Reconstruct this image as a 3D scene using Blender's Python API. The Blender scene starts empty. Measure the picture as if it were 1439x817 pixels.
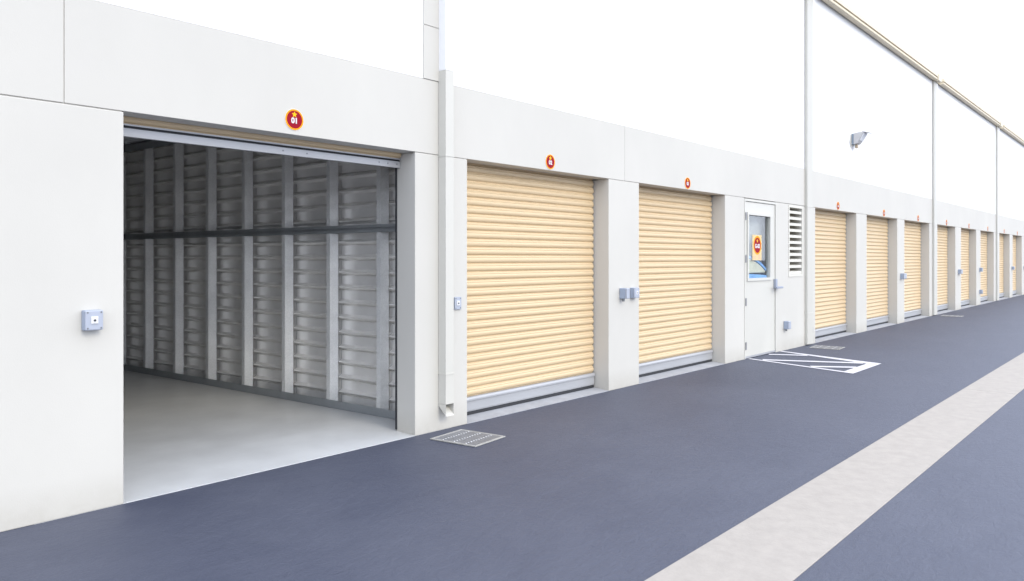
import bpy, bmesh, math, random
from mathutils import Vector, Matrix
random.seed(7)
S = bpy.context.scene
C = S.collection
rad = math.radians

# ------------------------------------------------------------------ camera
cd = bpy.data.cameras.new('camera')
cam = bpy.data.objects.new('camera', cd); C.objects.link(cam)
cam.location = (0.0, -4.705, 1.45)
YAW = 41.02                                   # angle of the view from the line of the wall (+X)
cam.rotation_euler = (rad(90), 0, rad(YAW - 90))
cd.sensor_width = 36.0
cd.lens = 27.02
cd.shift_y = -0.0316
cd.clip_start = 0.05
cd.clip_end = 2000
S.camera = cam

# ------------------------------------------------------------------ sky, sun, exposure
SUN = Vector((-0.04, -0.80, 0.50)).normalized()      # towards the sun
W = bpy.data.worlds.new('World'); S.world = W; W.use_nodes = True
nt = W.node_tree
bg = nt.nodes['Background']
sky = nt.nodes.new('ShaderNodeTexSky'); sky.sky_type = 'NISHITA'; sky.sun_disc = False
sky.sun_elevation = math.asin(SUN.z); sky.sun_rotation = math.atan2(SUN.x, SUN.y)
veil = nt.nodes.new('ShaderNodeMixRGB')             # bright overcast veil over the clear sky
veil.inputs[0].default_value = 0.88
veil.inputs[2].default_value = (11.7, 12.6, 14.7, 1)
nt.links.new(sky.outputs[0], veil.inputs[1])
nt.links.new(veil.outputs[0], bg.inputs['Color'])
bg.inputs['Strength'].default_value = 0.15
sl = bpy.data.lights.new('sun', 'SUN'); sl.energy = 0.85; sl.angle = rad(22); sl.color = (1.0, 0.895, 0.68)
so = bpy.data.objects.new('sun', sl); C.objects.link(so); so.location = (10, -20, 30)
so.rotation_euler = SUN.to_track_quat('Z', 'Y').to_euler()
vs = S.view_settings
vs.view_transform = 'Standard'; vs.look = 'None'; vs.gamma = 1.0; vs.use_curve_mapping = False
vs.exposure = 0.41
S.cycles.max_bounces = 10; S.cycles.diffuse_bounces = 6

# ------------------------------------------------------------------ materials
def nodes(name):
    m = bpy.data.materials.new(name); m.use_nodes = True
    t = m.node_tree
    return m, t, t.nodes['Principled BSDF']

def mat(name, col, rough=0.6, metal=0.0, var=0.0, vscale=2.0, bump=0.0, bscale=120.0, spec=0.5, stretch=(1, 1, 1), alt=None, bdist=0.004):
    """principled colour with soft mottling (var) and fine relief (bump), in object space"""
    m, t, b = nodes(name)
    b.inputs['Base Color'].default_value = (*col, 1); b.inputs['Roughness'].default_value = rough
    b.inputs['Metallic'].default_value = metal; b.inputs['Specular IOR Level'].default_value = spec
    if var or bump:
        tc = t.nodes.new('ShaderNodeTexCoord'); mp = t.nodes.new('ShaderNodeMapping')
        mp.inputs['Scale'].default_value = stretch
        t.links.new(tc.outputs['Object'], mp.inputs[0])
    if var:
        n = t.nodes.new('ShaderNodeTexNoise'); n.inputs['Scale'].default_value = vscale; n.inputs['Detail'].default_value = 6
        n.inputs['Roughness'].default_value = 0.6
        t.links.new(mp.outputs[0], n.inputs['Vector'])
        r = t.nodes.new('ShaderNodeValToRGB')
        lo = alt if alt else tuple(c * (1 - var) for c in col)
        hi = tuple(min(1, c * (1 + var * 0.7)) for c in col)
        r.color_ramp.elements[0].position = 0.3; r.color_ramp.elements[0].color = (*lo, 1)
        r.color_ramp.elements[1].position = 0.7; r.color_ramp.elements[1].color = (*hi, 1)
        t.links.new(n.outputs[0], r.inputs[0]); t.links.new(r.outputs[0], b.inputs['Base Color'])
        rr = t.nodes.new('ShaderNodeMapRange')
        rr.inputs[3].default_value = max(0.02, rough - 0.08); rr.inputs[4].default_value = min(1, rough + 0.08)
        t.links.new(n.outputs[0], rr.inputs[0]); t.links.new(rr.outputs[0], b.inputs['Roughness'])
    if bump:
        n2 = t.nodes.new('ShaderNodeTexNoise'); n2.inputs['Scale'].default_value = bscale; n2.inputs['Detail'].default_value = 5
        t.links.new(mp.outputs[0], n2.inputs['Vector'])
        bp = t.nodes.new('ShaderNodeBump'); bp.inputs['Strength'].default_value = bump; bp.inputs['Distance'].default_value = bdist
        t.links.new(n2.outputs[0], bp.inputs['Height']); t.links.new(bp.outputs[0], b.inputs['Normal'])
    return m

M = {}
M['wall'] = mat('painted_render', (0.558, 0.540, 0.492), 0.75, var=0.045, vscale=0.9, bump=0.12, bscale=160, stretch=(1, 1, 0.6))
def splash(m):
    """faint splashed dirt low on the wall, broken up by noise"""
    t = m.node_tree; b = t.nodes['Principled BSDF']; N = t.nodes.new; L = t.links.new
    src = b.inputs['Base Color'].links[0].from_socket
    tc = N('ShaderNodeTexCoord'); sp = N('ShaderNodeSeparateXYZ'); L(tc.outputs['Object'], sp.inputs[0])
    mr = N('ShaderNodeMapRange'); mr.inputs[1].default_value = 0.22; mr.inputs[2].default_value = 0.0; mr.inputs[3].default_value = 0; mr.inputs[4].default_value = 1
    L(sp.outputs['Z'], mr.inputs[0])
    n = N('ShaderNodeTexNoise'); n.inputs['Scale'].default_value = 9; n.inputs['Detail'].default_value = 9; n.inputs['Roughness'].default_value = 0.7
    L(tc.outputs['Object'], n.inputs['Vector'])
    k = N('ShaderNodeMath'); k.operation = 'MULTIPLY'; L(mr.outputs[0], k.inputs[0]); L(n.outputs[0], k.inputs[1])
    k2 = N('ShaderNodeMath'); k2.operation = 'MULTIPLY'; k2.inputs[1].default_value = 0.55; L(k.outputs[0], k2.inputs[0])
    mx = N('ShaderNodeMixRGB'); mx.inputs[2].default_value = (0.30, 0.27, 0.21, 1)
    L(k2.outputs[0], mx.inputs[0]); L(src, mx.inputs[1]); L(mx.outputs[0], b.inputs['Base Color'])
splash(M['wall'])
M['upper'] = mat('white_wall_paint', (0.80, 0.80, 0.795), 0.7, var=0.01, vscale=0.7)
M['trim'] = mat('white_trim_paint', (0.56, 0.545, 0.49), 0.45, var=0.02, vscale=3)
M['post'] = mat('cream_post_paint', (0.53, 0.515, 0.46), 0.5, var=0.03, vscale=2)
M['leaf'] = mat('white_door_paint', (0.555, 0.54, 0.485), 0.4, var=0.02, vscale=2)
M['cream'] = mat('cream_gutter_paint', (0.68, 0.595, 0.43), 0.5, var=0.04, vscale=2)
M['slat'] = mat('straw_yellow_enamel', (0.655, 0.505, 0.310), 0.45, var=0.04, vscale=1.3, stretch=(0.4, 1, 3))
M['alu'] = mat('mill_aluminium', (0.42, 0.425, 0.435), 0.42, metal=0.25, var=0.06, vscale=6, stretch=(0.3, 3, 3))
M['rubber'] = mat('black_rubber', (0.025, 0.026, 0.03), 0.7)
M['guide'] = mat('dark_guide_steel', (0.20, 0.15, 0.09), 0.6)
M['sill'] = mat('sill_concrete', (0.36, 0.365, 0.38), 0.8, var=0.12, vscale=5, bump=0.3, bscale=90)
M['dark'] = mat('dark_pit_shade_and_joint', (0.06, 0.062, 0.07), 0.9)
M['grate'] = mat('galvanised_grate', (0.30, 0.30, 0.31), 0.5, metal=0.3, var=0.2, vscale=30)
M['grate_rim'] = mat('worn_grate_rim', (0.34, 0.33, 0.305), 0.7, var=0.2, vscale=25)
M['box'] = mat('grey_blue_plastic', (0.31, 0.355, 0.44), 0.45)
M['cover'] = mat('pale_grey_plastic', (0.38, 0.41, 0.475), 0.4)
M['white'] = mat('white_plastic', (0.66, 0.66, 0.66), 0.5)
M['screw'] = mat('screw_steel', (0.22, 0.23, 0.24), 0.4, metal=0.6)
M['hole'] = mat('hole_shade', (0.03, 0.035, 0.04), 0.5)
M['red'] = mat('crimson_print', (0.28, 0.002, 0.016), 0.6, spec=0.15)
M['orange'] = mat('amber_print', (0.88, 0.33, 0.004), 0.6, spec=0.15)
M['yellow'] = mat('yellow_print', (0.92, 0.50, 0.01), 0.6, spec=0.15)
M['paper'] = mat('buff_paper', (0.66, 0.50, 0.26), 0.6, var=0.05, vscale=12)
M['pink'] = mat('pink_print', (0.62, 0.36, 0.28), 0.6)
M['hinge'] = mat('hinge_steel', (0.28, 0.28, 0.29), 0.45, metal=0.7)
M['handle'] = mat('satin_lock_steel', (0.34, 0.37, 0.44), 0.4, metal=0.4)
M['glass_grey'] = mat('grey_reflection', (0.345, 0.34, 0.325), 0.8, var=0.03, vscale=4, stretch=(6, 1, 0.5))  # tone stands in for the sky reflected in the glass
M['blue'] = mat('light_blue_form', (0.20, 0.42, 0.78), 0.6, var=0.15, vscale=9)
M['pale'] = mat('ivory_form_tone', (0.66, 0.63, 0.49), 0.7, var=0.08, vscale=7)
M['navy'] = mat('navy_edging', (0.03, 0.07, 0.18), 0.6)
M['lampgrey'] = mat('cast_lamp_grey', (0.50, 0.49, 0.48), 0.5, var=0.1, vscale=8)
M['lampdark'] = mat('lamp_back_plate', (0.24, 0.29, 0.35), 0.5)
M['lens'] = mat('frosted_lens', (0.85, 0.85, 0.85), 0.2)
M['brass'] = mat('brown_bracket', (0.45, 0.36, 0.25), 0.5)
M['vent'] = mat('vent_cream', (0.62, 0.60, 0.53), 0.55)
M['ventdark'] = mat('vent_cavity', (0.42, 0.35, 0.23), 0.9)

def paint_mat():
    m, t, b = nodes('road_paint')
    tc = t.nodes.new('ShaderNodeTexCoord')
    n = t.nodes.new('ShaderNodeTexNoise'); n.inputs['Scale'].default_value = 26; n.inputs['Detail'].default_value = 8; n.inputs['Roughness'].default_value = 0.75
    t.links.new(tc.outputs['Object'], n.inputs['Vector'])
    r = t.nodes.new('ShaderNodeValToRGB')
    r.color_ramp.elements[0].position = 0.22; r.color_ramp.elements[0].color = (0.30, 0.31, 0.36, 1)
    r.color_ramp.elements[1].position = 0.36; r.color_ramp.elements[1].color = (0.62, 0.605, 0.63, 1)
    t.links.new(n.outputs[0], r.inputs[0]); t.links.new(r.outputs[0], b.inputs['Base Color'])
    b.inputs['Roughness'].default_value = 0.6
    return m
M['paint'] = paint_mat()

def asphalt_mat():
    m, t, b = nodes('slate_blue_asphalt')
    N = t.nodes.new; L = t.links.new
    tc = N('ShaderNodeTexCoord')
    big = N('ShaderNodeTexNoise'); big.inputs['Scale'].default_value = 0.55; big.inputs['Detail'].default_value = 7; big.inputs['Roughness'].default_value = 0.62
    L(tc.outputs['Object'], big.inputs['Vector'])
    mp = N('ShaderNodeMapping'); mp.inputs['Scale'].default_value = (0.8, 1.7, 1); mp.inputs['Rotation'].default_value = (0, 0, rad(-28))
    L(tc.outputs['Object'], mp.inputs[0])
    fine = N('ShaderNodeTexNoise'); fine.inputs['Scale'].default_value = 140; fine.inputs['Detail'].default_value = 8; fine.inputs['Roughness'].default_value = 0.65
    L(tc.outputs['Object'], fine.inputs['Vector'])
    rip = N('ShaderNodeTexNoise'); rip.inputs['Scale'].default_value = 14; rip.inputs['Detail'].default_value = 7; rip.inputs['Roughness'].default_value = 0.6; rip.inputs['Distortion'].default_value = 0.8
    L(mp.outputs[0], rip.inputs['Vector'])
    r = N('ShaderNodeValToRGB')
    r.color_ramp.elements[0].position = 0.25; r.color_ramp.elements[0].color = (0.046, 0.054, 0.087, 1)
    r.color_ramp.elements[1].position = 0.75; r.color_ramp.elements[1].color = (0.080, 0.088, 0.120, 1)
    L(big.outputs[0], r.inputs[0])
    st = N('ShaderNodeTexNoise'); st.inputs['Scale'].default_value = 2.6; st.inputs['Detail'].default_value = 9; st.inputs['Roughness'].default_value = 0.7; st.inputs['Distortion'].default_value = 1.2
    L(mp.outputs[0], st.inputs['Vector'])
    sr = N('ShaderNodeValToRGB')
    sr.color_ramp.elements[0].position = 0.32; sr.color_ramp.elements[0].color = (0.92, 0.92, 0.93, 1)
    sr.color_ramp.elements[1].position = 0.62; sr.color_ramp.elements[1].color = (1.05, 1.04, 1.03, 1)
    L(st.outputs[0], sr.inputs[0])
    sp = N('ShaderNodeValToRGB')
    sp.color_ramp.elements[0].position = 0.3; sp.color_ramp.elements[0].color = (0.80, 0.80, 0.80, 1)
    sp.color_ramp.elements[1].position = 0.7; sp.color_ramp.elements[1].color = (1.15, 1.15, 1.15, 1)
    L(fine.outputs[0], sp.inputs[0])
    mul = N('ShaderNodeMixRGB'); mul.blend_type = 'MULTIPLY'; mul.inputs[0].default_value = 1
    L(r.outputs[0], mul.inputs[1]); L(sp.outputs[0], mul.inputs[2]); mul2 = N('ShaderNodeMixRGB'); mul2.blend_type = 'MULTIPLY'; mul2.inputs[0].default_value = 1
    L(mul.outputs[0], mul2.inputs[1]); L(sr.outputs[0], mul2.inputs[2]); L(mul2.outputs[0], b.inputs['Base Color'])
    rr = N('ShaderNodeMapRange'); rr.inputs[3].default_value = 0.48; rr.inputs[4].default_value = 0.72
    L(big.outputs[0], rr.inputs[0]); L(rr.outputs[0], b.inputs['Roughness'])
    b1 = N('ShaderNodeBump'); b1.inputs['Strength'].default_value = 0.35; b1.inputs['Distance'].default_value = 0.018
    L(rip.outputs[0], b1.inputs['Height'])
    b2 = N('ShaderNodeBump'); b2.inputs['Strength'].default_value = 0.4; b2.inputs['Distance'].default_value = 0.002
    L(fine.outputs[0], b2.inputs['Height']); L(b1.outputs[0], b2.inputs['Normal']); L(b2.outputs[0], b.inputs['Normal'])
    return m
M['asphalt'] = asphalt_mat()
M['strip'] = mat('pale_concrete', (0.365, 0.332, 0.295), 0.8, var=0.09, vscale=10, bump=0.35, bscale=60, bdist=0.005)
M['floor'] = mat('sealed_concrete_floor', (0.58, 0.585, 0.58), 0.4, var=0.09, vscale=2.5, bump=0.05, bscale=40)

def galv_mat(name, col, rough, spangle, metal=0.5):
    m, t, b = nodes(name)
    N = t.nodes.new; L = t.links.new
    tc = N('ShaderNodeTexCoord')
    vo = N('ShaderNodeTexVoronoi'); vo.inputs['Scale'].default_value = 95
    L(tc.outputs['Object'], vo.inputs['Vector'])
    n = N('ShaderNodeTexNoise'); n.inputs['Scale'].default_value = 3.5; n.inputs['Detail'].default_value = 5
    L(tc.outputs['Object'], n.inputs['Vector'])
    sep = N('ShaderNodeSeparateColor'); L(vo.outputs['Color'], sep.inputs[0])
    add = N('ShaderNodeMath'); add.operation = 'MULTIPLY_ADD'; add.inputs[1].default_value = spangle
    L(sep.outputs[0], add.inputs[0]); L(n.outputs[0], add.inputs[2])
    r = N('ShaderNodeValToRGB')
    r.color_ramp.elements[0].position = 0.3; r.color_ramp.elements[0].color = tuple(c * (0.95 - spangle * 0.6) for c in col) + (1,)
    r.color_ramp.elements[1].position = 0.75 + spangle * 0.5; r.color_ramp.elements[1].color = tuple(min(1, c * 1.04) for c in col) + (1,)
    L(add.outputs[0], r.inputs[0]); L(r.outputs[0], b.inputs['Base Color'])
    mr = N('ShaderNodeMapRange'); mr.inputs[3].default_value = rough - 0.02; mr.inputs[4].default_value = rough + 0.02
    L(n.outputs[0], mr.inputs[0]); L(mr.outputs[0], b.inputs['Roughness'])
    b.inputs['Metallic'].default_value = metal
    return m
M['stud'] = galv_mat('galvanised_stud', (0.93, 0.93, 0.91), 0.36, 0.22, 0.3)
M['sheet'] = galv_mat('galvanised_sheet', (0.90, 0.88, 0.84), 0.33, 0.03, 0.35)
M['deck'] = galv_mat('ceiling_deck_steel', (0.60, 0.61, 0.63), 0.45, 0.1, 0.3)
M['track'] = galv_mat('dull_track_steel', (0.40, 0.42, 0.43), 0.5, 0.15)

def glass_mat():
    m, t, b = nodes('window_glass')
    out = t.nodes['Material Output']
    tr = t.nodes.new('ShaderNodeBsdfTransparent'); tr.inputs[0].default_value = (0.96, 0.98, 0.98, 1)
    gl = t.nodes.new('ShaderNodeBsdfGlossy'); gl.inputs['Roughness'].default_value = 0.02
    lw = t.nodes.new('ShaderNodeLayerWeight'); lw.inputs[0].default_value = 0.5
    pw = t.nodes.new('ShaderNodeMath'); pw.operation = 'POWER'; pw.inputs[1].default_value = 4.0
    fr = t.nodes.new('ShaderNodeMath'); fr.operation = 'MULTIPLY_ADD'; fr.inputs[1].default_value = 0.7; fr.inputs[2].default_value = 0.04
    t.links.new(lw.outputs['Facing'], pw.inputs[0]); t.links.new(pw.outputs[0], fr.inputs[0])
    mx = t.nodes.new('ShaderNodeMixShader')
    t.links.new(fr.outputs[0], mx.inputs[0]); t.links.new(tr.outputs[0], mx.inputs[1]); t.links.new(gl.outputs[0], mx.inputs[2])
    t.links.new(mx.outputs[0], out.inputs[0])
    return m
M['board'] = mat('bounce_board_grey', (0.48, 0.48, 0.47), 0.7, var=0.03, vscale=2)
M['glass'] = glass_mat()

# ------------------------------------------------------------------ mesh helpers
class MB:
    """collects shapes into one mesh object"""
    def __init__(self): self.v = []; self.f = []; self.mi = []
    def add(self, vs, fs, mi=0):
        o = len(self.v); self.v += [tuple(p) for p in vs]
        for f in fs: self.f.append(tuple(i + o for i in f)); self.mi.append(mi)
        return self
    def box(self, x0, x1, y0, y1, z0, z1, mi=0):
        vs = [(x, y, z) for x in (x0, x1) for y in (y0, y1) for z in (z0, z1)]
        return self.add(vs, [(0, 1, 3, 2), (4, 6, 7, 5), (0, 4, 5, 1), (2, 3, 7, 6), (0, 2, 6, 4), (1, 5, 7, 3)], mi)
    def prism(self, pts, axis, a, b, mi=0):
        """polygon pts extruded along axis from a to b; pts are the two other coordinates in x,y,z order"""
        def mk(p, q):
            if axis == 'x': return (q, p[0], p[1])
            if axis == 'y': return (p[0], q, p[1])
            return (p[0], p[1], q)
        n = len(pts)
        vs = [mk(p, a) for p in pts] + [mk(p, b) for p in pts]
        fs = [tuple(range(n)), tuple(range(2 * n - 1, n - 1, -1))]
        fs += [(i, (i + 1) % n, n + (i + 1) % n, n + i) for i in range(n)]
        return self.add(vs, fs, mi)
    def disc(self, c, r, y0, y1, n=40, mi=0, sx=1.0):
        pts = [(c[0] + sx * r * math.cos(2 * math.pi * i / n), c[1] + r * math.sin(2 * math.pi * i / n)) for i in range(n)]
        return self.prism(pts, 'y', y0, y1, mi)
    def ring(self, c, r0, r1, y0, y1, n=40, sx=1.0):
        vs = []
        for i in range(n):
            a = 2 * math.pi * i / n
            for r, y in ((r0, y0), (r1, y0), (r1, y1), (r0, y1)):
                vs.append((c[0] + sx * r * math.cos(a), y, c[1] + r * math.sin(a)))
        fs = []
        for i in range(n):
            j = (i + 1) % n
            for k in range(4):
                fs.append((4 * i + k, 4 * i + (k + 1) % 4, 4 * j + (k + 1) % 4, 4 * j + k))
        return self.add(vs, fs)
    def build(self, name, mats, parent=None, bevel=0.0, seg=2, smooth=False, loc=None):
        me = bpy.data.meshes.new(name)
        me.from_pydata(self.v, [], self.f)
        bm = bmesh.new(); bm.from_mesh(me)
        bmesh.ops.recalc_face_normals(bm, faces=bm.faces)
        bm.to_mesh(me); bm.free()
        if not isinstance(mats, (list, tuple)): mats = [mats]
        for m in mats: me.materials.append(m)
        if len(mats) > 1:
            for p, i in zip(me.polygons, self.mi): p.material_index = i
        if bevel:
            bm = bmesh.new(); bm.from_mesh(me)
            ed = [e for e in bm.edges if len(e.link_faces) == 2 and e.calc_face_angle(0) > rad(40)]
            bmesh.ops.bevel(bm, geom=ed, offset=bevel, segments=seg, profile=0.5, affect='EDGES', clamp_overlap=True)
            bm.to_mesh(me); bm.free()
        if smooth:
            me.polygons.foreach_set('use_smooth', [True] * len(me.polygons))
            if isinstance(smooth, float): me.set_sharp_from_angle(angle=rad(smooth))
        return link(name, me, parent, loc)

def link(name, me, parent=None, loc=None):
    o = bpy.data.objects.new(name, me); C.objects.link(o)
    if parent is not None: o.parent = parent
    if loc is not None: o.location = loc
    return o

def tag(o, label=None, cat=None, group=None, kind=None):
    if label: o['label'] = label
    if cat: o['category'] = cat
    if group: o['group'] = group
    if kind: o['kind'] = kind
    return o

def thing(name, label, cat, loc=(0, 0, 0), group=None):
    o = bpy.data.objects.new(name, None); C.objects.link(o); o.location = loc
    o.empty_display_size = 0.1
    return tag(o, label, cat, group)

def text_mesh(s, size, bold):
    cu = bpy.data.curves.new('lettering', 'FONT'); cu.body = s; cu.size = size; cu.offset = bold
    cu.align_x = 'CENTER'; cu.align_y = 'CENTER'; cu.extrude = 0.0006
    ob = bpy.data.objects.new('lettering', cu); C.objects.link(ob)
    dg = bpy.context.evaluated_depsgraph_get()
    me = bpy.data.meshes.new_from_object(ob.evaluated_get(dg))
    bpy.data.objects.remove(ob); bpy.data.curves.remove(cu)
    me.transform(Matrix.Rotation(rad(90), 4, 'X'))
    return me

def star_pts(cx, cz, r, r2=0.42):
    return [(cx + (r if i % 2 == 0 else r * r2) * math.sin(math.pi * i / 5), cz + (r if i % 2 == 0 else r * r2) * math.cos(math.pi * i / 5)) for i in range(10)]

# ------------------------------------------------------------------ the setting
g = MB().add([(-500, -500, 0), (500, -500, 0), (500, 500, 0), (-500, 500, 0)], [(0, 1, 2, 3)])
tag(g.build('asphalt_road', M['asphalt']), kind='structure')

strip = MB().box(-12, 48, -3.388, -2.895, -0.1, 0.0035).build('concrete_strip', M['dark'])
tag(strip, kind='structure')
xs = [-12.0, -7.5, 1.1, 9.68, 18.3, 26.9, 35.5, 44.0, 48]
for a, b in zip(xs[:-1], xs[1:]):
    MB().box(a + 0.004, b - 0.004, -3.392, -2.892, -0.09, 0.006).build('concrete_slab', M['strip'], strip, bevel=0.002, seg=1)

fl = MB().prism([(0.002, -0.05), (0.002, 0.004), (0.7, 0.02), (8.3, 0.02), (8.3, -0.05)], 'x', 1.45, 4.62).build('unit_floor', M['floor'])
tag(fl, kind='structure')

# hatched keep-clear box painted before the service door (the box leans along the road)
hm = MB()
def shear(y): return 0.305 * y
def quad(p0, p1, w0, w1=None, z=0.004):
    w1 = w1 or w0
    d = Vector((p1[0] - p0[0], p1[1] - p0[1])).normalized(); n = Vector((-d.y, d.x))
    a = Vector(p0); b = Vector(p1)
    pts = [a + n * w0 / 2, a - n * w0 / 2, b - n * w1 / 2, b + n * w1 / 2]
    hm.add([(p.x, p.y, z) for p in pts], [(0, 1, 2, 3)])
hm.add([(10.555, -0.015, .004), (10.625, -0.015, .004), (10.20, -1.46, .004), (10.07, -1.61, .004)], [(0, 3, 2, 1)])
hm.add([(11.72, -0.015, .004), (11.80, -0.015, .004), (11.285, -1.61, .004), (11.14, -1.46, .004)], [(0, 3, 2, 1)])
hm.add([(10.20, -1.46, .004), (11.14, -1.46, .004), (11.285, -1.61, .004), (10.07, -1.61, .004)], [(0, 3, 2, 1)])
quad((10.59, -0.22), (11.16, -1.40), 0.125, z=0.0052)
quad((10.36, -0.98), (10.68, -1.475), 0.125, z=0.0052)
quad((11.25, -0.035), (11.50, -0.52), 0.11, z=0.0052)
tag(hm.build('painted_hatching', M['paint']), kind='structure')

# ------------------------------------------------------------------ the storage building
B = thing('storage_building', 'long off-white storage building with a row of straw-yellow roller doors', 'building', (0, 0, 0))
LZ = 2.318                                     # underside of the lintel band
TZ = 2.930                                     # top of the band
DOORS = [(1.918, 4.207), (4.812, 7.017), (7.638, 9.856), (13.292, 15.506), (16.150, 18.337), (18.915, 21.20),
         (22.035, 24.12), (24.845, 27.013), (27.665, 29.93), (30.971, 33.08), (33.735, 35.94), (36.66, 38.86)]
XL, XR = -6.0, 39.6

# lintel band in cast panels with open joints
joints = [XL, 1.597, 7.337, 12.95, 18.6, 24.45, 30.5, 36.3, XR]
for a, b in zip(joints[:-1], joints[1:]):
    m = MB()
    prof = [(0, LZ), (0.165, LZ), (0.165, 2.56), (0.32, 2.56), (0.32, TZ), (0.0, TZ)]
    m.prism(prof, 'x', a + 0.002, b - 0.002)
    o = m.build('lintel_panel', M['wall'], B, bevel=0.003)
    if b < XR:
        MB().box(b - 0.0018, b + 0.0018, 0.007, 0.16, LZ + 0.001, TZ - 0.004).build('joint_filler', M['wall'], o)
# upper storey with its flat roof
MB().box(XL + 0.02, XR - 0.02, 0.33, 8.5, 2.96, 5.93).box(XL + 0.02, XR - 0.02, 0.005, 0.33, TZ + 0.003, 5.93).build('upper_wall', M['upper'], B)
MB().box(XL, XR, -0.02, 8.6, 5.935, 6.03).build('roof', M['cream'], B)
MB().box(XL, XR, 8.32, 8.48, 0.0, 2.955).build('rear_wall', M['wall'], B)
MB().box(XL, XL + 0.15, 0.33, 8.315, 0.0, 2.955).build('end_wall', M['wall'], B)
MB().box(XR - 0.15, XR, 0.33, 8.315, 0.0, 2.955).build('end_wall', M['wall'], B)

def pier(x0, x1, y0=0.0, top=LZ - 0.006, y1=0.32):
    m = MB().box(x0, x1, y0, y1, 0.0, top)
    o = m.build('pier', M['wall'], B, bevel=0.005)
    MB().box(x0 + 0.006, x1 - 0.006, 0.009, 0.16, top + 0.0005, LZ - 0.0005).build('joint_filler', M['wall'], o)
    return o
pier(XL, DOORS[0][0])
for (a, b), (c, d) in zip(DOORS[:-1], DOORS[1:]):
    if a < 2:
        pier(b, c, y1=0.235)
    elif abs(b - 9.856) < 1e-3:
        pier(b, 10.470)
    else:
        pier(b, c)
pier(DOORS[-1][1], XR)
# wall right of the service door, with the opening for the louvre
LX0, LX1, LVZ0, LVZ1 = 12.138, 12.672, 1.192, 2.262
m = MB().box(11.612, LX0, 0, 0.32, 0, LZ - 0.008).box(LX1, 13.292, 0, 0.32, 0, LZ - 0.008)
m.box(LX0, LX1, 0, 0.32, 0, LVZ0).box(LX0, LX1, 0, 0.32, LVZ1, LZ - 0.008)
o = m.build('pier', M['wall'], B)
MB().box(11.62, 13.286, 0.016, 0.16, LZ - 0.0075, LZ - 0.0005).build('joint_filler', M['wall'], o)

# wall column rising above the band behind the first downpipe
MB().box(4.297, 4.600, -0.006, 0.004, TZ + 0.0035, 3.372).box(4.297, 4.600, -0.006, 0.004, 3.380, 5.93).box(4.303, 4.594, 0.001, 0.004, 3.372, 3.380).build('wall_column', M['wall'], B)

# sills
for i, (a, b) in enumerate(DOORS):
    if i == 0: continue
    MB().prism([(0.002, -0.03), (0.002, 0.006), (0.15, 0.02), (0.36, 0.022), (0.36, -0.03)], 'x', a + 0.001, b - 0.001).build('door_sill', M['sill'], B)

# ------------------------------------------------------------------ roller doors
PITCH = 0.0757
def slat_profile():
    """one corrugation seen from the end: a narrow groove, a full crown, a faint crease"""
    P = PITCH
    pts = [(0.020, 0.0), (0.021, 0.005), (0.0165, 0.0085), (0.0095, 0.0125), (0.0045, 0.018), (0.0015, 0.026), (0.0, 0.035), (0.0004, 0.044),
           (0.0030, 0.0500), (0.0062, 0.0530), (0.0052, 0.0560), (0.0040, 0.0620), (0.0070, 0.0680), (0.0140, 0.0725), (0.020, P)]
    return pts
def curtain_strip(x0, x1, z0, n, y=0.186):
    m = MB()
    for k in range(n):
        pts = [(y + d, z0 + k * PITCH + z) for d, z in slat_profile()]
        nn = len(pts)
        vs = [(x0, p[0], p[1]) for p in pts] + [(x1, p[0], p[1]) for p in pts] + [(x0, y + 0.0225, pts[-1][1]), (x1, y + 0.0225, pts[-1][1]), (x0, y + 0.0225, pts[0][1]), (x1, y + 0.0225, pts[0][1])]
        fs = [(i, i + 1, nn + i + 1, nn + i) for i in range(nn - 1)]
        fs += [tuple(range(nn)) + (2 * nn, 2 * nn + 2), tuple(range(2 * nn - 1, nn - 1, -1)) + (2 * nn + 3, 2 * nn + 1)]
        m.add(vs, fs)
    return m
slat_cache = {}
def slats(x0, x1, z0, n, parent):
    me = curtain_strip(-(x1 - x0) / 2, (x1 - x0) / 2, 0, 1).build('slat', M['slat'], parent, smooth=35.0, loc=((x0 + x1) / 2, 0, z0))
    for k in range(1, n):
        o = me.copy(); C.objects.link(o); o.parent = parent
        o.location = ((x0 + x1) / 2 + random.uniform(-.001, .001), random.uniform(-.0006, .0006), z0 + k * PITCH)

def bottom_bar(x0, x1, z0, z1, parent):
    y = 0.178
    prof = [(y + .006, z0), (y + .004, z0 + .01), (y, z0 + .012), (y, z1 - .042), (y - .003, z1 - .038), (y - .012, z1 - .034),
            (y - .012, z1 - .020), (y - .002, z1 - .004), (y + .02, z1), (y + .022, z0)]
    return MB().prism(prof, 'x', x0, x1).build('bottom_bar', M['alu'], parent)

for i, (a, b) in enumerate(DOORS):
    if i == 0: continue
    gm = MB().box(a + 0.001, a + 0.05, 0.211, 0.30, 0.02, 2.50).box(b - 0.05, b - 0.001, 0.211, 0.30, 0.02, 2.50)
    gm.box(a + 0.05, b - 0.05, 0.235, 0.30, 0.03, 2.50)
    D = gm.build('roller_door', M['guide'], B)
    x0, x1 = a + 0.006, b - 0.020
    if i <= 4:
        slats(x0, x1, 0.186, 29, D)
    else:
        tag(curtain_strip(x0, x1, 0.186, 29).build('curtain', M['slat'], D, smooth=35.0), kind='stuff')
    bottom_bar(x0, x1, 0.054, 0.186, D)
    MB().box(x0, x1, 0.184, 0.203, 0.0225, 0.0535).build('rubber_seal', M['rubber'], D)
    if i in (1, 3, 4, 6):
        MB().box(a + 0.10, a + 0.16, 0.168, 0.177, 0.075, 0.125).build('latch', M['alu'], D)

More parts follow.
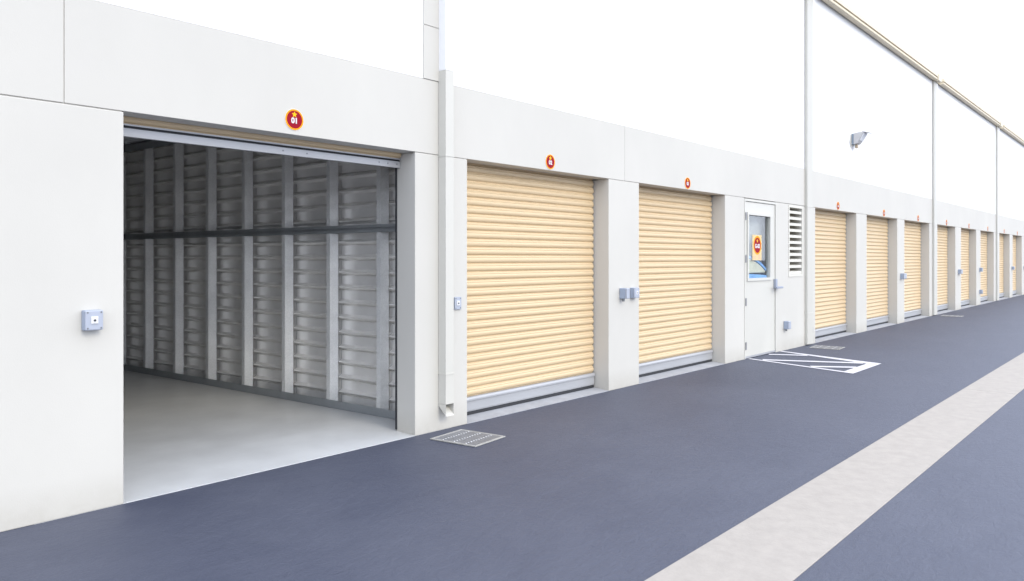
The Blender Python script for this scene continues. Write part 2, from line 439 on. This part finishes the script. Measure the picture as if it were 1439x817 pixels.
# the open door of the first unit: only its last slat and bottom bar hang below the lintel
a, b = DOORS[0]
gm = MB().box(a + 0.001, a + 0.011, 0.212, 0.24, 0.021, 2.46).box(b - 0.008, b - 0.001, 0.222, 0.24, 0.021, 2.46)
gm.box(a + 0.036, b - 0.036, 0.40, 0.42, 2.40, 2.86)
D1 = tag(gm.build('roller_door', M['rubber'], B), 'raised roller door with only its bottom bar showing under the lintel')
m = curtain_strip(a + 0.003, b - 0.003, 2.276, 2, 0.1665)
m.build('slat', M['slat'], D1, smooth=35.0)
n = 28; cx, cz, r = 0.44, 2.60, 0.17
MB().prism([(cx + .06 + r * math.cos(2 * math.pi * k / n), cz + r * math.sin(2 * math.pi * k / n)) for k in range(n)], 'x', a + 0.04, b - 0.04).build('curtain_coil', M['slat'], D1, smooth=30.0)
MB().box(a + 0.003, b - 0.003, 0.176, 0.205, 2.265, 2.2755).build('bar_lip', M['alu'], D1)
MB().box(a + 0.003, b - 0.003, 0.188, 0.205, 2.251, 2.2645).build('rubber_seal', M['rubber'], D1)
bb = MB().box(a + 0.003, b - 0.003, 0.180, 0.206, 2.197, 2.2505).build('bottom_bar', M['alu'], D1, bevel=0.003)
for sx in (3.10, 3.30, 3.98, 4.02 + .05, 4.165):
    MB().disc((sx, 2.226), 0.006, 0.1765, 0.181, 10).build('bolt', M['screw'], bb)

# ------------------------------------------------------------------ inside of the open unit: stud partition
ang = math.atan(0.0612)
du = Vector((-math.sin(ang), math.cos(ang), 0)); dn = Vector((math.cos(ang), math.sin(ang), 0))   # along the wall, away from the room
def partition(org, du, dn, ustart, uend, ustuds, full=True):
    def P(u, d, z):
        p = org + du * u + dn * d
        return (p.x, p.y, z)
    def bx(m, u0, u1, d0, d1, z0, z1):
        vs = [P(u, d, z) for u in (u0, u1) for d in (d0, d1) for z in (z0, z1)]
        return m.add(vs, [(0, 1, 3, 2), (4, 6, 7, 5), (0, 4, 5, 1), (2, 3, 7, 6), (0, 2, 6, 4), (1, 5, 7, 3)])
    ZF, ZC, R0, R1, DP = 0.021, 2.885, 1.690, 1.752, 0.146
    m = MB()
    bx(m, ustart, uend, 0.0, DP + 0.03, ZF, ZF + 0.006); bx(m, ustart, uend, -0.004, 0.004, ZF + .0065, ZF + 0.075)
    bx(m, ustart, uend, 0.0, DP + 0.03, ZC - 0.006, ZC); bx(m, ustart, uend, -0.004, 0.004, ZC - 0.085, ZC - .0065)
    root = m.build('stud_partition', M['track'], B)
    # mid rail: web with two lips
    m = MB()
    bx(m, ustart, uend, 0.002, DP, R0, R0 + 0.006); bx(m, ustart, uend, 0.002, DP, R1 - 0.006, R1)
    bx(m, ustart, uend, -0.006, 0.0015, R0 - 0.004, R0 + 0.022); bx(m, ustart, uend, -0.006, 0.0015, R1 - 0.022, R1 + 0.004)
    bx(m, ustart, uend, 0.012, 0.02, R0 + 0.0065, R1 - 0.0065)
    m.build('mid_rail', M['track'], root)
    segs = ((ZF + 0.012, R0 - 0.0045), (R1 + 0.0045, ZC - 0.012))
    for u in ustuds:
        for z0, z1 in segs:
            m = MB()
            bx(m, u, u + 0.0035, 0.005, DP - 0.040, z0, z1)               # web facing the doorway
            bx(m, u + 0.0036, u + 0.052, 0.005, 0.0085, z0, z1)           # flange towards the room
            bx(m, u + 0.0445, u + 0.048, 0.009, 0.022, z0, z1)            # return lip
            m.build('stud', M['stud'], root)
    edges = [ustart] + list(ustuds) + [uend]
    for u0, u1 in zip(edges[:-1], edges[1:]):
        for z0, z1 in ((ZF + 0.007, R0), (R1, ZC - 0.007)):
            z = z1 - (0.028 if z1 > 2 else 0.06)
            pts = [(DP, z1)]
            while z - 0.066 > z0:
                gr = [(DP, z), (DP + 0.022, z - 0.001), (DP + 0.022, z - 0.011), (DP, z - 0.012)]      # groove added to shape a dark shadow line beside the rib
                if z1 > 2:
                    pts += gr; zz0 = z - 0.0125
                else:
                    zz0 = z
                pts += [(DP, zz0), (DP - 0.002, zz0 - 0.002), (DP - 0.038, zz0 - 0.021), (DP - 0.0385, zz0 - 0.027), (DP - 0.002, zz0 - 0.046), (DP, zz0 - 0.048)]
                if z1 < 2:
                    pts += [(d_, z_ - 0.0485) for d_, z_ in gr]
                z -= 0.1445
            pts.append((DP, z0))
            k = len(pts)
            j = random.uniform(-.002, .002)
            # each sheet bulges a little between its studs
            us = [u0 + 0.002, u0 + (u1 - u0) * .3, u0 + (u1 - u0) * .6, u1 - 0.002]
            bul = [0, -0.004 + j, -0.005 + j, 0]
            m = MB()
            vs = [P(u, d + bb_, zz) for u, bb_ in zip(us, bul) for d, zz in pts]
            fs = [(c * k + i, c * k + i + 1, (c + 1) * k + i + 1, (c + 1) * k + i) for c in range(3) for i in range(k - 1)]
            m.add(vs, fs).build('steel_panel', M['sheet'], root, smooth=20.0)
    return root
def u_of(Y): return (Y - 0.5) / math.cos(ang)
org = Vector((4.46, 0.5, 0))
ustuds = [u_of(0.738 + 0.701 * k) for k in range(11)]
partition(org, du, dn, u_of(0.242), u_of(8.3), ustuds)
for k in range(7):                              # unseen grey boards, added to set the light bounced into the unit
    MB().box(1.605, 1.62, 0.33 + k * 1.14, 0.33 + (k + 1) * 1.14 - 0.006, 0.021, 2.885).build('bounce_board', M['board'], B)
# ceiling deck and unseen rear boards added for bounce light
m = MB()
yy = 0.34
prof = []
while yy < 8.28:
    prof += [(yy, 2.930), (yy + 0.05, 2.930), (yy + 0.06, 2.900), (yy + 0.10, 2.900), (yy + 0.11, 2.930)]
    yy += 0.16
k = len(prof)
m.add([(x, y, z) for x in (1.40, 4.72) for y, z in prof], [(i, i + 1, k + i + 1, k + i) for i in range(k - 1)])
m.build('ceiling_deck', M['deck'], B)
for k in range(3):
    MB().box(1.62 + k * 1.02, 1.62 + (k + 1) * 1.02 - 0.006, 8.29, 8.305, 0.021, 2.885).build('bounce_board', M['board'], B)

# ------------------------------------------------------------------ service door
fx0, fx1 = 10.471, 11.611
m = MB().box(fx0, 10.492, -0.006, 0.20, 0.0, 2.306).box(11.590, fx1, -0.006, 0.20, 0.0, 2.306).box(10.492, 11.590, -0.006, 0.20, 2.272, 2.306)
m.build('door_frame', M['trim'], B, bevel=0.002, seg=1)
wx0, wx1, wz0, wz1 = 10.605, 11.385, 1.150, 2.085
m = MB().box(10.498, wx0, 0.010, 0.058, 0.035, 2.266).box(wx1, 11.584, 0.010, 0.058, 0.035, 2.266)
m.box(wx0, wx1, 0.010, 0.058, 0.035, wz0).box(wx0, wx1, 0.010, 0.058, wz1, 2.266)
SD = m.build('service_door', M['leaf'], B)
m = MB()
w = 0.032
m.box(wx0 - w, wx0 + .008, -0.008, 0.0095, wz0 - w, wz1 + w).box(wx1 - .008, wx1 + w, -0.008, 0.0095, wz0 - w, wz1 + w)
m.box(wx0 + .008, wx1 - .008, -0.008, 0.0095, wz0 - w, wz0 + .008).box(wx0 + .008, wx1 - .008, -0.008, 0.0095, wz1 - .008, wz1 + w)
m.build('window_bead', M['trim'], SD)
MB().box(wx0, wx1, 0.032, 0.038, wz0, wz1).build('window_pane', M['glass'], SD)
MB().box(10.50, 11.582, 0.0, 0.05, 0.008, 0.034).build('kick_seal', M['alu'], SD)
for z in (0.19, 0.82, 1.44, 2.05):
    MB().box(10.486, 10.516, -0.016, -0.007, z - 0.055, z + 0.055).build('hinge', M['hinge'], SD)
hd = MB().box(11.535, 11.600, -0.030, 0.0095, 0.985, 1.130).build('handle_plate', M['handle'], SD, bevel=0.004)
MB().box(11.44, 11.69, -0.085, -0.058, 0.985, 1.018).box(11.552, 11.585, -0.058, -0.0305, 0.985, 1.018).build('lever', M['handle'], SD, bevel=0.005)
# grey panel added behind the glass, standing in for its sky reflection
MB().box(10.53, 11.48, 0.165, 0.18, 1.141, 2.2).build('reflection_panel', M['glass_grey'], SD)
MB().box(10.53, 11.48, 0.06, 0.30, 1.08, 1.140).build('window_ledge', M['glass_grey'], SD)

t = thing('form_pile', 'ivory and light blue cushions piled on the ledge behind the door glass', 'forms', (10.98, 0.105, 1.141))  # shapes read in the glass, built as solids behind it
def hump(x0, x1, h0, hp, h1, zoff, n=14):
    top = []
    for k in range(n + 1):
        s = k / n
        top.append((x0 + (x1 - x0) * s, zoff + (h0 * (1 - s) + h1 * s) + hp * math.sin(math.pi * s) ** 0.8))
    return top
def slab_under(top, zb): return top + [(top[-1][0], zb), (top[0][0], zb)]
MB().prism(slab_under(hump(-0.42, 0.40, 0.08, 0.004, 0.05, 0.0), 0.0), 'y', -0.06, 0.055).build('base_form', M['blue'], t, bevel=0.012)
MB().prism(slab_under(hump(-0.42, 0.36, 0.22, 0.055, 0.03, 0.088), 0.088), 'y', -0.048, 0.05).build('ivory_form', M['pale'], t, bevel=0.02)
top = hump(-0.42, 0.38, 0.228, 0.056, 0.03, 0.088)
MB().prism(top + [(x, z + 0.032) for x, z in reversed(top)], 'y', -0.054, 0.05).build('blue_trim', M['blue'], t)
MB().prism([(x, z + 0.034) for x, z in top] + [(x, z + 0.042) for x, z in reversed(top)], 'y', -0.055, 0.05).build('navy_edge', M['navy'], t)

# notice on the glass
t = thing('notice', 'buff notice with a red disc lettered G-03 stuck on the door glass', 'notice', (10.976, 0.0315, 1.606))
MB().box(-0.165, 0.165, -0.0012, 0.0, -0.188, 0.188).build('sheet', M['paper'], t)
MB().disc((0.01, 0.035), 0.118, -0.0022, -0.0013, 44).build('disc', M['red'], t)
MB().ring((0.01, 0.035), 0.114, 0.138, -0.0030, -0.0013, 44).build('ring', M['orange'], t)
MB().prism(star_pts(0.01, 0.10, 0.032), 'y', -0.0032, -0.0023).build('star', M['yellow'], t)
link('lettering', text_mesh('G-03', 0.082, 0.0035), t, (0.01, -0.0030, 0.02)).data.materials.append(M['white'])
MB().box(-0.13, -0.03, -0.002, -0.0013, -0.135, -0.125).box(-0.13, -0.05, -0.002, -0.0013, -0.16, -0.15).box(0.05, 0.13, -0.002, -0.0013, -0.165, -0.15).prism([(0.06, -0.14), (0.085, -0.14), (0.075, -0.08)], 'y', -0.002, -0.0013).build('small_print', M['pink'], t)

# louvred vent
m = MB()
w = 0.03
m.box(LX0 - w, LX0, -0.008, -0.001, LVZ0 - 0.04, LVZ1 + w).box(LX1, LX1 + w, -0.008, -0.001, LVZ0 - 0.04, LVZ1 + w)
m.box(LX0, LX1, -0.008, -0.001, LVZ1, LVZ1 + w).box(LX0, LX1, -0.008, -0.001, LVZ0 - 0.04, LVZ0)
LV = m.build('louvre_vent', M['vent'], B)
MB().box(LX0, LX1, 0.24, 0.26, LVZ0, LVZ1).build('vent_back', M['ventdark'], LV)
NS = 11; pv = (LVZ1 - LVZ0) / NS
prof = [(0.0, 0.0), (0.0, 0.040), (0.008, 0.045), (0.13, 0.058), (0.13, 0.050), (0.012, 0.032), (0.012, 0.0)]
sl0 = MB().prism(prof, 'x', LX0 + 0.001, LX1 - 0.001).build('louvre_blade', M['vent'], LV, loc=(0, 0, LVZ0 + 0.002))
for k in range(1, NS):
    o = sl0.copy(); C.objects.link(o); o.parent = LV; o.location = (0, 0, LVZ0 + 0.002 + k * pv)

# ------------------------------------------------------------------ round door signs
def first_sign():
    t = thing('door_sign', 'x', 'sign')
    MB().disc((0, 0), 0.0765, -0.0015, 0.0, 48).build('backing', M['white'], t)
    MB().disc((0, 0), 0.0640, -0.003, -0.0016, 48).build('disc', M['red'], t)
    MB().ring((0, 0), 0.0625, 0.0730, -0.0038, -0.0016, 48).build('ring', M['orange'], t)
    MB().prism(star_pts(0, 0.036, 0.0235), 'y', -0.0042, -0.0031).build('star', M['yellow'], t)
    return t
SIGNS = [(3.074, 2.424, 'round red sign lettered 01 above the open storage unit'),
         (5.983, 2.402, 'round red sign lettered 02 above the closed door right of the open unit'),
         (8.789, 2.398, 'round red sign above the yellow door left of the service door'),
         (14.447, 2.402, 'round red sign above the first yellow door right of the louvred vent'),
         (17.315, 2.400, 'round red sign above the second yellow door right of the louvred vent'),
         (20.100, 2.398, 'round red sign above the yellow door just left of the third downpipe'),
         (23.042, 2.400, 'small red sign above the yellow door just right of the third downpipe'),
         (25.915, 2.400, 'small red sign above the second yellow door right of the third downpipe'),
         (28.850, 2.402, 'small red sign above the yellow door just left of the farthest downpipe'),
         (31.900, 2.404, 'tiny red sign above the yellow door just right of the farthest downpipe'),
         (34.800, 2.404, 'tiny red sign above the farthest yellow door, rightmost of the signs')]
def copy_tree(o, parent=None):
    c = o.copy(); C.objects.link(c)
    if parent is not None: c.parent = parent
    for ch in list(o.children): copy_tree(ch, c)
    return c
proto = first_sign()
signs = [proto] + [copy_tree(proto) for _ in SIGNS[1:]]
for i, (s, (x, z, lab)) in enumerate(zip(signs, SIGNS)):
    s.location = (x, -0.0005, z); tag(s, lab, 'sign', 'round red numbered door signs')
    lt = text_mesh('%02d' % (i + 1), 0.054, 0.0022); lt.materials.append(M['white'])
    link('number', lt, s, (0, -0.0045, -0.009))

# ------------------------------------------------------------------ switch boxes
def switch_box(x, z, w, h, d, label, key=True, glands=False, name='switch_box'):
    """x, z = left lower corner on the wall"""
    t = thing(name, label, 'switch box', (x, -0.0005, z), 'grey boxes on the wall')
    MB().box(0, w, -d * 0.72, 0, 0, h).build('housing', M['box'], t, bevel=min(0.006, w * .1))
    y = -d * 0.72 - 0.0005
    MB().box(0.001, w - 0.001, -d, y, 0.001, h - 0.001).build('cover', M['cover'], t, bevel=min(0.006, w * .1))
    e = 0.013
    if w > 0.07:
        for sx in (e, w - e):
            for sz in (e, h - e):
                MB().disc((sx, sz), 0.0052, -d - 0.0015, -d + 0.001, 10).build('screw', M['screw'], t)
    if key:
        kx, kz = w * 0.5, h * 0.5
        k = MB().box(kx - .020, kx + .020, -d - 0.006, -d + 0.001, kz - .020, kz + .022).build('key_socket', M['white'], t, bevel=0.004)
        MB().disc((kx, kz), 0.0065, -d - 0.0085, -d - 0.004, 14).build('hole_shade', M['hole'], k)  # dark disc, the shade of the hole put into its colour
    if glands:
        MB().box(w * .2, w * .2 + .022, -d * .5, -d * .25, -0.03, -0.0005).build('cable_gland', M['screw'], t)
    return t
switch_box(1.685, 1.040, 0.098, 0.115, 0.060, 'pale grey key switch box on the wall left of the open unit')
switch_box(4.645, 1.008, 0.080, 0.108, 0.016, 'flat grey key switch plate on the pier right of the nearest downpipe')
switch_box(7.225, 1.000, 0.060, 0.118, 0.100, 'deep blue-grey socket box, left of the pair between the two big yellow doors', key=False, glands=True)
switch_box(7.440, 0.998, 0.110, 0.118, 0.062, 'pale grey key switch box, right of the pair between the two big yellow doors')
switch_box(11.905, 0.335, 0.085, 0.125, 0.090, 'low blue-grey socket box under the louvred vent beside the service door', key=False, glands=True)
switch_box(18.56, 0.985, 0.110, 0.125, 0.085, 'blue-grey box, left of the far pair between the fifth and sixth doors', key=False)
switch_box(18.78, 0.985, 0.100, 0.125, 0.060, 'blue-grey box, right of the far pair between the fifth and sixth doors')
switch_box(24.44, 1.010, 0.200, 0.125, 0.085, 'wide blue-grey box on the pier right of the third downpipe', key=False)
switch_box(27.46, 1.030, 0.110, 0.125, 0.085, 'upper of the two blue-grey boxes stacked on a far pier', key=False)
switch_box(27.46, 0.345, 0.110, 0.125, 0.085, 'lower of the two blue-grey boxes stacked on a far pier', key=False)
switch_box(33.50, 1.020, 0.100, 0.125, 0.085, 'tiny blue-grey box on the pier right of the farthest downpipe', key=False)
switch_box(36.36, 1.020, 0.110, 0.125, 0.085, 'tiny blue-grey box on the pier at the right edge of the photo', key=False)

# ------------------------------------------------------------------ downpipes and gutter
t = thing('downpipe', 'nearest white square downpipe with an angled spout beside the open unit', 'downpipe', (4.466, 0, 0), 'white square downpipes')
w, d, h0, y1 = 0.094, 0.09, 0.228, -0.002
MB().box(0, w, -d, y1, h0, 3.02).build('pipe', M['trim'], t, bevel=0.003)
MB().box(0.001, w - 0.001, -d + 0.001, y1, 3.021, 5.90).build('pipe', M['upper'], t, bevel=0.003)  # brighter white stands in for the blown-out upper front of the pipe
m = MB()                                          # the spout: two cheeks and a sloping back, open to the front
for x0, x1 in ((0, 0.0025), (w - 0.0025, w)):
    m.prism([(y1, h0 - .0005), (-d, h0 - .0005), (-d, 0.132), (y1, 0.212)], 'x', x0, x1)
m.prism([(y1, 0.2165), (y1, 0.212), (-d - 0.006, 0.128), (-d - 0.006, 0.1325)], 'x', 0.003, w - 0.003)
m.build('spout', M['trim'], t)
MB().box(0.004, w - .004, -d + .004, y1 - .004, h0 - 0.0018, h0 - .0008).build('mouth_shade', M['hole'], t)  # dark sheet painted for the shade inside the solid pipe
MB().box(-0.004, w + 0.004, -d - 0.003, -0.0005, 0.475, 0.487).build('strap', M['trim'], t)
MB().box(-0.004, w + 0.004, -d - 0.003, -0.0005, 2.30, 2.312).build('strap', M['trim'], t)

for (x, wd, lab) in ((12.81, 0.255, 'white square downpipe right of the louvred vent'),
                     (21.50, 0.26, 'white square downpipe rising to the gutter, third from the left'),
                     (30.31, 0.28, 'farthest white square downpipe rising to the gutter')):
    t = thing('downpipe', lab, 'downpipe', (x, 0, 0), 'white square downpipes')
    MB().box(0, wd, -0.046, -0.002, 0.02, 5.895).build('pipe', M['post'], t, bevel=0.004)
    MB().box(-0.03, wd + 0.05, -0.15, -0.023, 5.897, 6.075).build('outlet_box', M['cream'], t, bevel=0.006)
    MB().box(-0.005, wd + 0.005, -0.05, -0.001, 0.53, 0.545).build('strap', M['trim'], t)
    MB().box(-0.005, wd + 0.005, -0.05, -0.001, 2.30, 2.315).build('strap', M['trim'], t)
    MB().box(wd + 0.001, wd + 0.022, -0.04, -0.005, 0.19, 0.29).build('side_clip', M['hinge'], t)

for x0, x1, lab in ((4.75, 12.84, 'gutter length left of the downpipe beside the louvred vent'),
                    (13.27, 21.44, 'long cream gutter length above the floodlight'),
                    (22.10, 30.26, 'cream gutter length between the third and farthest downpipes'),
                    (31.00, 39.5, 'cream gutter length right of the farthest downpipe')):
    t = thing('gutter', lab, 'gutter', (x0, 0, 5.905), 'cream gutter lengths along the roof edge')
    L = x1 - x0
    MB().box(0, L, -0.13, -0.022, 0.0, 0.050).build('gutter_trough', M['cream'], t, bevel=0.01)
    MB().box(0, L, -0.145, -0.022, 0.062, 0.145).build('fascia', M['cream'], t, bevel=0.008)
    MB().box(0, L, -0.120, -0.022, 0.0505, 0.0615).build('shadow_gap', M['brass'], t)

# ------------------------------------------------------------------ floodlight on the upper wall
t = thing('floodlight', 'small grey floodlight on the white upper wall under the gutter', 'floodlight', (15.23, 0.004, 3.70))
MB().prism([(-0.13, -0.06), (-0.07, 0.09), (0.10, 0.12), (0.10, -0.12), (-0.06, -0.15)], 'y', -0.012, -0.001).build('shadow_plate', M['trim'], t)  # flat grey plate shaped after the lamp's cast shadow on the wall
MB().box(-0.045, 0.16, -0.05, -0.0125, -0.10, 0.105).build('housing_base', M['lampdark'], t, bevel=0.005)
MB().prism([(-0.051, 0.11), (-0.20, 0.125), (-0.235, 0.112), (-0.15, -0.03), (-0.12, -0.085), (-0.051, -0.10)], 'x', -0.05, 0.165).build('housing', M['lampgrey'], t, bevel=0.006)
MB().prism([(-0.236, 0.105), (-0.242, 0.098), (-0.162, -0.035), (-0.155, -0.03)], 'x', -0.04, 0.155).build('lens', M['lens'], t)
MB().prism([(-0.20, 0.128), (-0.20, 0.136), (-0.335, 0.096), (-0.335, 0.088)], 'x', -0.05, 0.165).build('visor', M['lampgrey'], t)
MB().box(0.02, 0.09, -0.10, -0.0505, -0.165, -0.104).build('bracket', M['brass'], t, bevel=0.006)

# ------------------------------------------------------------------ drain grates
def grate(loc, rz, label, w=0.41, d=0.455, nb=22):
    t = thing('drain_grate', label, 'drain grate', loc, 'drain grates along the wall')
    t.rotation_euler.z = rz
    e = 0.022
    MB().box(-w / 2 + e, w / 2 - e, -d / 2 + e, d / 2 - e, 0.001, 0.0035).build('pit_shade', M['dark'], t)  # flat dark sheet, the depth's shade painted in its colour
    m = MB().box(-w / 2, w / 2, -d / 2, -d / 2 + e, 0.0005, 0.011).box(-w / 2, w / 2, d / 2 - e, d / 2, 0.0005, 0.011)
    m.box(-w / 2, -w / 2 + e, -d / 2 + e, d / 2 - e, 0.0005, 0.011).box(w / 2 - e, w / 2, -d / 2 + e, d / 2 - e, 0.0005, 0.011)
    m.build('frame', M['grate_rim'], t, bevel=0.003, seg=1)
    span = w - 2 * e
    b0 = MB().box(-0.0048, 0.0048, -d / 2 + e + .001, d / 2 - e - .001, 0.004, 0.0095).build('bar', M['grate'], t, loc=(-span / 2 + span * 0.5 / nb, 0, 0))
    for k in range(1, nb):
        o = b0.copy(); C.objects.link(o); o.parent = t; o.location = (-span / 2 + span * (k + 0.5) / nb, 0, 0)
    for k in range(3):
        m = MB(); y = -d / 2 + d * (k + 1) / 4
        for q in range(0, nb, 2):
            x = -span / 2 + span * (q + 0.5) / nb
            m.box(x - 0.005, x + 0.005, y - 0.005, y + 0.005, 0.0098, 0.0130)
        m.build('cross_rod', M['white'], t)
    return t
grate((4.430, -0.382, 0), rad(7), 'square steel drain grate in the asphalt below the nearest downpipe')
grate((12.72, -0.395, 0), rad(5), 'drain grate in the asphalt between the hatching and the second downpipe')
grate((21.70, -0.40, 0), rad(2), 'drain grate in the asphalt far off below the third downpipe')
